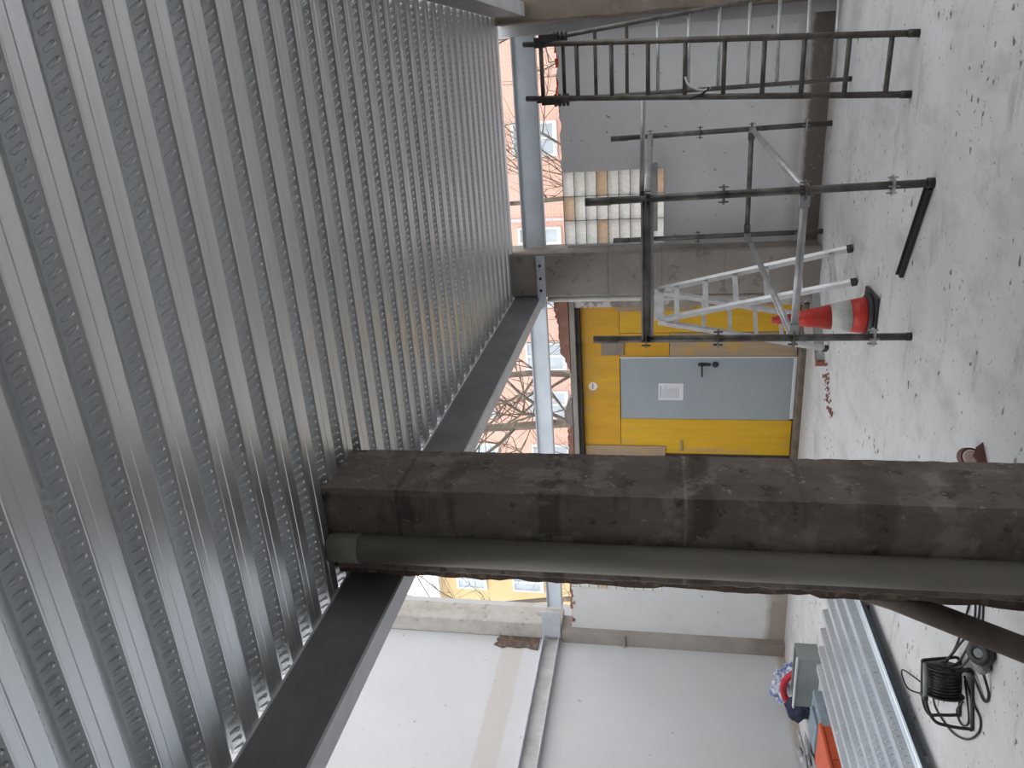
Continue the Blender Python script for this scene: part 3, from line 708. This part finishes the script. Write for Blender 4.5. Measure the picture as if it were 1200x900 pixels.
for i in range(4):
    z = .052 + .011 * (3 - i)
    o = spare_sheet(-3.88 - .004 * (i % 2), 1.6 - .03 * i, 5.93 - .012 * i, z, 8).build('deck_sheet', M['sheet'])
    tag(o, LAB[i], 'metal sheet', 'spare deck sheets in the floor stack')

# ------------------------------------------------------------------ cable reel and cables
cr = thing('cable_reel', 'black cable reel in a tubular stand on the floor left of the near column', 'cable reel', (-3.2, 3.5, 0))
cx, cy, cz = -3.11, 3.46, .165
ax = Vector((.92, .38, 0)).normalized(); sdv = Vector((-ax.y, ax.x, 0))
def RP(a_, b_, c_): return Vector((cx, cy, 0)) + (ax * a_ + sdv * b_ + Vector((0, 0, c_))) * .70
dr = MB(); dr.lathe(RP(-.10, 0, cz), [(.035, 0), (.035, .14)], 24, ax); drm = dr.build('drum', M['black'], cr)
for a0 in (-.108, .096):
    a = MB(); a.lathe(RP(a0, 0, cz), [(.02, 0), (.095, 0), (.098, .004), (.095, .008), (.02, .008)], 32, ax); a.build('flange', M['black'], drm)
a = MB(); pts = []
for i in range(15 * 18):
    t_ = i / 18; q = t_ * 2 * math.pi; u_ = (t_ / 15) * .18 - .09
    pts.append(RP(u_, math.cos(q) * (.098 + .008 * math.sin(t_ * 3)), cz + math.sin(q) * (.098 + .008 * math.sin(t_ * 3))))
a.tube(pts, .0062, 7); a.build('wound_cable', M['black'], drm)
def hoop(b_):
    return smooth([RP(.13, b_ * .3, .30), RP(.13, b_, .10), RP(.13, b_, .02), RP(.0, b_, .013), RP(-.28, b_, .013), RP(-.30, b_, .04), RP(-.30, b_ * .8, .16), RP(-.28, b_ * .5, .25), RP(-.14, b_ * .3, .30), RP(.13, b_ * .3, .30)], 6)
for b_ in (-.12, .12):
    a = MB(); a.tube(hoop(b_), .0085, 10); a.build('stand', M['black_steel'], cr)
a = MB(); a.tube([RP(-.15, 0, cz), RP(.15, 0, cz)], .012, 10); a.bar(RP(-.13, -.05, .30), RP(-.13, .05, .30), .02, .02); a.build('axle', M['black_steel'], cr)
a = MB(); a.tube([RP(-.12, -.03, .30), RP(.13, -.03, .30)], .013, 10); tag(a.build('grip', M['grey_box'], cr), 'grey carrying grip')
def cable(pts, r, label, n=8):
    a = MB(); a.tube(smooth(pts, n), r, 8)
    return tag(a.build('power_cable', M['black']), label, 'cable', 'black cables by the reel')
cable([RP(.05, -.02, .03), (-3.14, 3.34, .007), (-3.15, 3.25, .007), (-3.23, 3.24, .007), (-3.37, 3.33, .007), (-3.49, 3.48, .007), (-3.56, 3.66, .007), (-3.57, 3.78, .007), (-3.45, 3.78, .02), RP(-.18, .16, .05)], .0055, 'black cable making the big loop on the floor left of the reel')
cable([RP(-.15, .0, .03), (-3.34, 3.50, .007), (-3.37, 3.45, .007), (-3.34, 3.39, .007), (-3.26, 3.36, .007), RP(.02, -.03, .03)], .005, 'black cable making the small inner loop beside the reel stand')
cable([RP(-.12, .1, .2), (-3.36, 3.62, .12), (-3.40, 3.70, .19), (-3.27, 3.70, .235), RP(-.08, .12, .27)], .0045, 'thin black cable looping up over the far side of the reel')
for i, (dx, lab) in enumerate(((0, 'nearest of the black cables running from the reel behind the pole'), (.05, 'second of the black cables running from the reel behind the pole'), (.1, 'third of the black cables running from the reel behind the pole'), (.15, 'farthest of the black cables running from the reel behind the pole'))):
    rnd = random.Random(i)
    cable([RP(.09, -.02 + .04 * i, .15)] + [(-2.95 + .22 * k + rnd.uniform(-.02, .02), 3.38 + dx + .05 * k + rnd.uniform(-.035, .035), .008 + (.05 if k == 0 else 0)) for k in range(4)], .006, lab)
pg = thing('plug_box', 'black round socket plug on the floor between the reel and the pole', 'plug', (-2.78, 3.30, 0))
a = MB(); a.lathe((-2.76, 3.28, .05), [(.015, -.04), (.055, -.036), (.064, -.008), (.062, .016), (.047, .028), (.024, .032), (.022, .024)], 26, (.35, -.6, .7)); a.build('housing', M['black'], pg)
a = MB(); a.lathe((-2.76, 3.28, .05), [(.022, .026), (.022, .031)], 20, (.35, -.6, .7)); tag(a.build('socket_face', M['steel_dark'], pg), 'dark grey socket face')
a = MB(); a.blob((-2.84, 3.28, .034), (.045, .045, .034), .15, 5, 2, 2, -.034); tag(a.build('plug', M['steel_dark'], pg), 'grey plug end')
cable([(-2.87, 3.27, .03), (-2.96, 3.22, .008), (-3.03, 3.25, .008), (-3.0, 3.4, .02), RP(.09, -.05, .1)], .007, 'short black cable from the reel to the round plug')

# ------------------------------------------------------------------ clutter by the left wall
gb = thing('metal_box', 'long grey sheet metal trough standing behind the stacked deck sheets', 'trough', (-5.9, 6.45, 0))
a = MB(); a.box((-6.18, 6.36, 0), (-5.58, 6.375, .215)); a.box((-6.18, 6.375, 0), (-5.58, 6.6, .012)); a.box((-6.18, 6.375, .012), (-6.168, 6.6, .215)); a.box((-5.592, 6.375, .012), (-5.58, 6.6, .215)); a.box((-6.168, 6.588, .012), (-5.592, 6.6, .215)); a.build('body', M['grey_box'], gb)
a = MB(); a.box((-6.20, 6.345, .215), (-5.57, 6.385, .232), .003); tag(a.build('lip', M['box_lip'], gb), 'pale top lip')
a = MB(); a.blob((-6.68, 7.2, .115), (.22, .18, .15), .45, 9, 4, 1, -.113); tag(a.build('plastic_bag', M['bag']), 'crumpled white and blue plastic bag at the foot of the left wall', 'bag')
a = MB(); a.tube(smooth([(-6.24, 6.93, .04), (-6.29, 6.92, .15), (-6.40, 6.9, .225), (-6.55, 6.87, .21), (-6.63, 6.84, .13), (-6.66, 6.83, .04)], 6), .036, 10)
tag(a.build('red_cloth', M['red_cloth']), 'red cloth draped in front of the crumpled plastic bag', 'cloth')
a = MB(); a.blob((-6.50, 6.66, .10), (.16, .11, .12), .3, 6, 3, 6, -.098); tag(a.build('navy_cloth', M['navy']), 'dark navy cloth bundled beside the grey trough', 'cloth')
a = MB(); a.blob((-6.42, 6.97, .08), (.09, .04, .08), .3, 6, 2, 7, -.078); tag(a.build('paper_wrap', M['paper']), 'crumpled pale paper inside the loop of red cloth', 'paper')
a = MB(); a.blob((-6.76, 5.8, .07), (.18, .62, .09), .6, 12, 4, 9, -.068); tag(a.build('plastic_film', M['film']), 'heap of grey plastic film along the foot of the left wall', 'plastic film')
a = MB(); a.box((-6.3, 5.75, 0), (-5.8, 6.2, .09), .01); a.box((-6.24, 5.82, .09), (-5.9, 6.1, .12), .01); tag(a.build('plastic_case', M['bluegrey']), 'flat blue grey plastic case between the trough and the orange box', 'case')
ob = thing('orange_box', 'orange plastic box beside the stacked deck sheets', 'box', (-5.85, 5.5, 0))
a = MB(); a.box((-6.05, 4.9, 0), (-5.62, 5.58, .13), .012); a.build('body', M['orange'], ob)
a = MB(); a.box((-6.065, 4.885, .13), (-5.605, 5.595, .16), .01); a.box((-5.63, 5.2, .05), (-5.61, 5.3, .12), .003); a.build('lid', M['orange'], ob)

# ------------------------------------------------------------------ outside: houses and bare trees
def house(name, label, x0, x1, y, h, m, wins, dep=9, roof=None):
    t = thing(name, label, 'building', ((x0 + x1) / 2, y, -.15))
    a = MB(); a.box((x0, y, -.15), (x1, y + dep, h)); a.build('facade', m, t)
    if roof:
        a = MB(); a.box((x0 - .3, y - .4, h), (x1 + .3, y + dep, h + .35)); a.build('roof', roof, t)
    for (xa, xb, za, zb_, dark) in wins:
        a = MB(); fw = .09
        a.box((xa, y - .09, za), (xb, y - .002, za + fw)); a.box((xa, y - .09, zb_ - fw), (xb, y - .002, zb_)); a.box((xa, y - .09, za + fw), (xa + fw, y - .002, zb_ - fw)); a.box((xb - fw, y - .09, za + fw), (xb, y - .002, zb_ - fw))
        a.box(((xa + xb) / 2 - .05, y - .08, za + fw), ((xa + xb) / 2 + .05, y - .002, zb_ - fw)); a.box((xa, y - .12, za - .06), (xb, y - .002, za))
        f_ = a.build('window', M['win_white'], t)
        a = MB(); a.box((xa + fw, y - .03, za + fw), (xb - fw, y - .003, zb_ - fw)); a.build('pane', M['win_dark'] if dark else M['win_pane'], f_)
    return t
W1 = []
for x in (-14.9, -12.6, -10.6, -8.1, -6.3, -2.75):
    for z in (5.0, 7.9, 10.8): W1.append((x, x + 1.15, z, z + 1.5, False))
for x in (-12.5, -8, -4): W1.append((x, x + 1.2, 2.0, 3.5, False))
W1.append((-3.0, -2.15, 4.95 - .3, 5.25 + .3, False)) if False else None
hb = house('brick_building', 'salmon brick building with white windows across the street', -16.4, 9, 27, 15, M['pink'], W1, roof=M['roof'])
a = MB(); a.tube([(-4.9, 26.93, 0), (-4.9, 26.93, 14.6)], .06, 8); tag(a.build('downpipe', M['win_white'], hb), 'white downpipe')
W2 = []
for x in (-27.5, -25.6, -23.7, -21.7, -19.8):
    for z in (4.0, 6.6, 9.2): W2.append((x, x + 1.0, z, z + 1.35, z < 5))
house('yellow_building', 'cream yellow building left of the salmon brick one', -30, -17.2, 28, 11.3, M['yellow_facade'], W2, roof=M['win_white'])

def tree(label, x, y, h, r, seed, limbs=7, lean=0.0):
    rnd = random.Random(seed)
    t = thing('bare_tree', label, 'tree', (x, y, -.15), 'bare trees in the street')
    tp = []; cx_, cy_ = x, y
    for i in range(9):
        tp.append(Vector((cx_, cy_, -.15 + h * i / 8))); cx_ += rnd.uniform(-.14, .14) + lean; cy_ += rnd.uniform(-.1, .1)
    a = MB(); a.tube(tp, r, 8, True, r * .25); a.build('trunk', M['bark'], t)
    def grow(mb, p, d, ln, rad, depth):
        pts = [p.copy()]; q = p.copy(); dd_ = d.copy()
        for k in range(5):
            dd_ = (dd_ + Vector((rnd.gauss(0, .16), rnd.gauss(0, .16), rnd.gauss(.05, .12)))).normalized(); q = q + dd_ * ln / 5; pts.append(q.copy())
        mb.tube(pts, rad, 5, True, rad * .35)
        if depth:
            for k in (1, 2, 3, 4, 5):
                for _ in range(1 if depth > 1 else 2):
                    nd = (dd_ + Vector((rnd.gauss(0, .7), rnd.gauss(0, .7), rnd.gauss(.1, .5)))).normalized()
                    grow(mb, pts[k], nd, ln * rnd.uniform(.4, .65), rad * .5, depth - 1)
    for i in range(limbs):
        s = .22 + .7 * i / limbs; j = min(7, int(s * 8)); p0 = tp[j].lerp(tp[j+1], s * 8 - j)
        an = rnd.uniform(0, 6.28); mb = MB()
        grow(mb, p0, Vector((math.cos(an), math.sin(an) * .7, rnd.uniform(.3, .9))).normalized(), h * rnd.uniform(.22, .36), r * .42 * (1.2 - s), 2)
        mb.build('branch', M['bark'], t)
tree('bare tree trunk left of the deck beam outside, seen beside the near column', -6.55, 14.0, 9.5, .13, 3, 8)
tree('bare leaning tree outside seen above the grey door', -5.9, 15.5, 9.0, .11, 14, 8, -.06)
tree('bare thin tree outside seen above the glass blocks', -2.6, 15.0, 8.5, .07, 25, 9, .04)
tree('bare thin tree outside seen behind the top of the tall ladder', .55, 14.0, 8.0, .06, 36, 9)
tree('bare tree outside in front of the cream yellow building', -13.2, 17.0, 9.5, .1, 47, 9)

# ------------------------------------------------------------------ light: bright overcast sky
wd = bpy.data.worlds.new('overcast'); bpy.context.scene.world = wd; wd.use_nodes = True
bg = wd.node_tree.nodes['Background']; bg.inputs[0].default_value = (.95, .975, 1.0, 1); bg.inputs[1].default_value = 1.5

# ------------------------------------------------------------------ camera (the photograph is turned on its side)
cam = bpy.data.cameras.new('camera'); co = bpy.data.objects.new('camera', cam); C.objects.link(co)
psi, th, ro = R(22.5), R(10.7), R(.2)
fh = Vector((-math.sin(psi), math.cos(psi), 0)); r0 = Vector((math.cos(psi), math.sin(psi), 0)); zz = Vector((0, 0, 1))
fw = fh * math.cos(th) + zz * math.sin(th); u0 = -fh * math.sin(th) + zz * math.cos(th)
rt = r0 * math.cos(ro) + u0 * math.sin(ro); up = -r0 * math.sin(ro) + u0 * math.cos(ro)
X, Y, Z = -up, rt, -fw
co.matrix_world = Matrix(((X.x, Y.x, Z.x, 0), (X.y, Y.y, Z.y, 0), (X.z, Y.z, Z.z, 1.6), (0, 0, 0, 1)))
cam.sensor_fit = 'HORIZONTAL'; cam.sensor_width = 36; cam.lens = 36 * 900 / 1200; cam.clip_start = .05; cam.clip_end = 300
sc_ = bpy.context.scene; sc_.camera = co
vs = sc_.view_settings; sc_.display_settings.display_device = 'sRGB'
vs.view_transform = 'Standard'; vs.look = 'None'; vs.gamma = 1; vs.use_curve_mapping = False; vs.exposure = 0.4
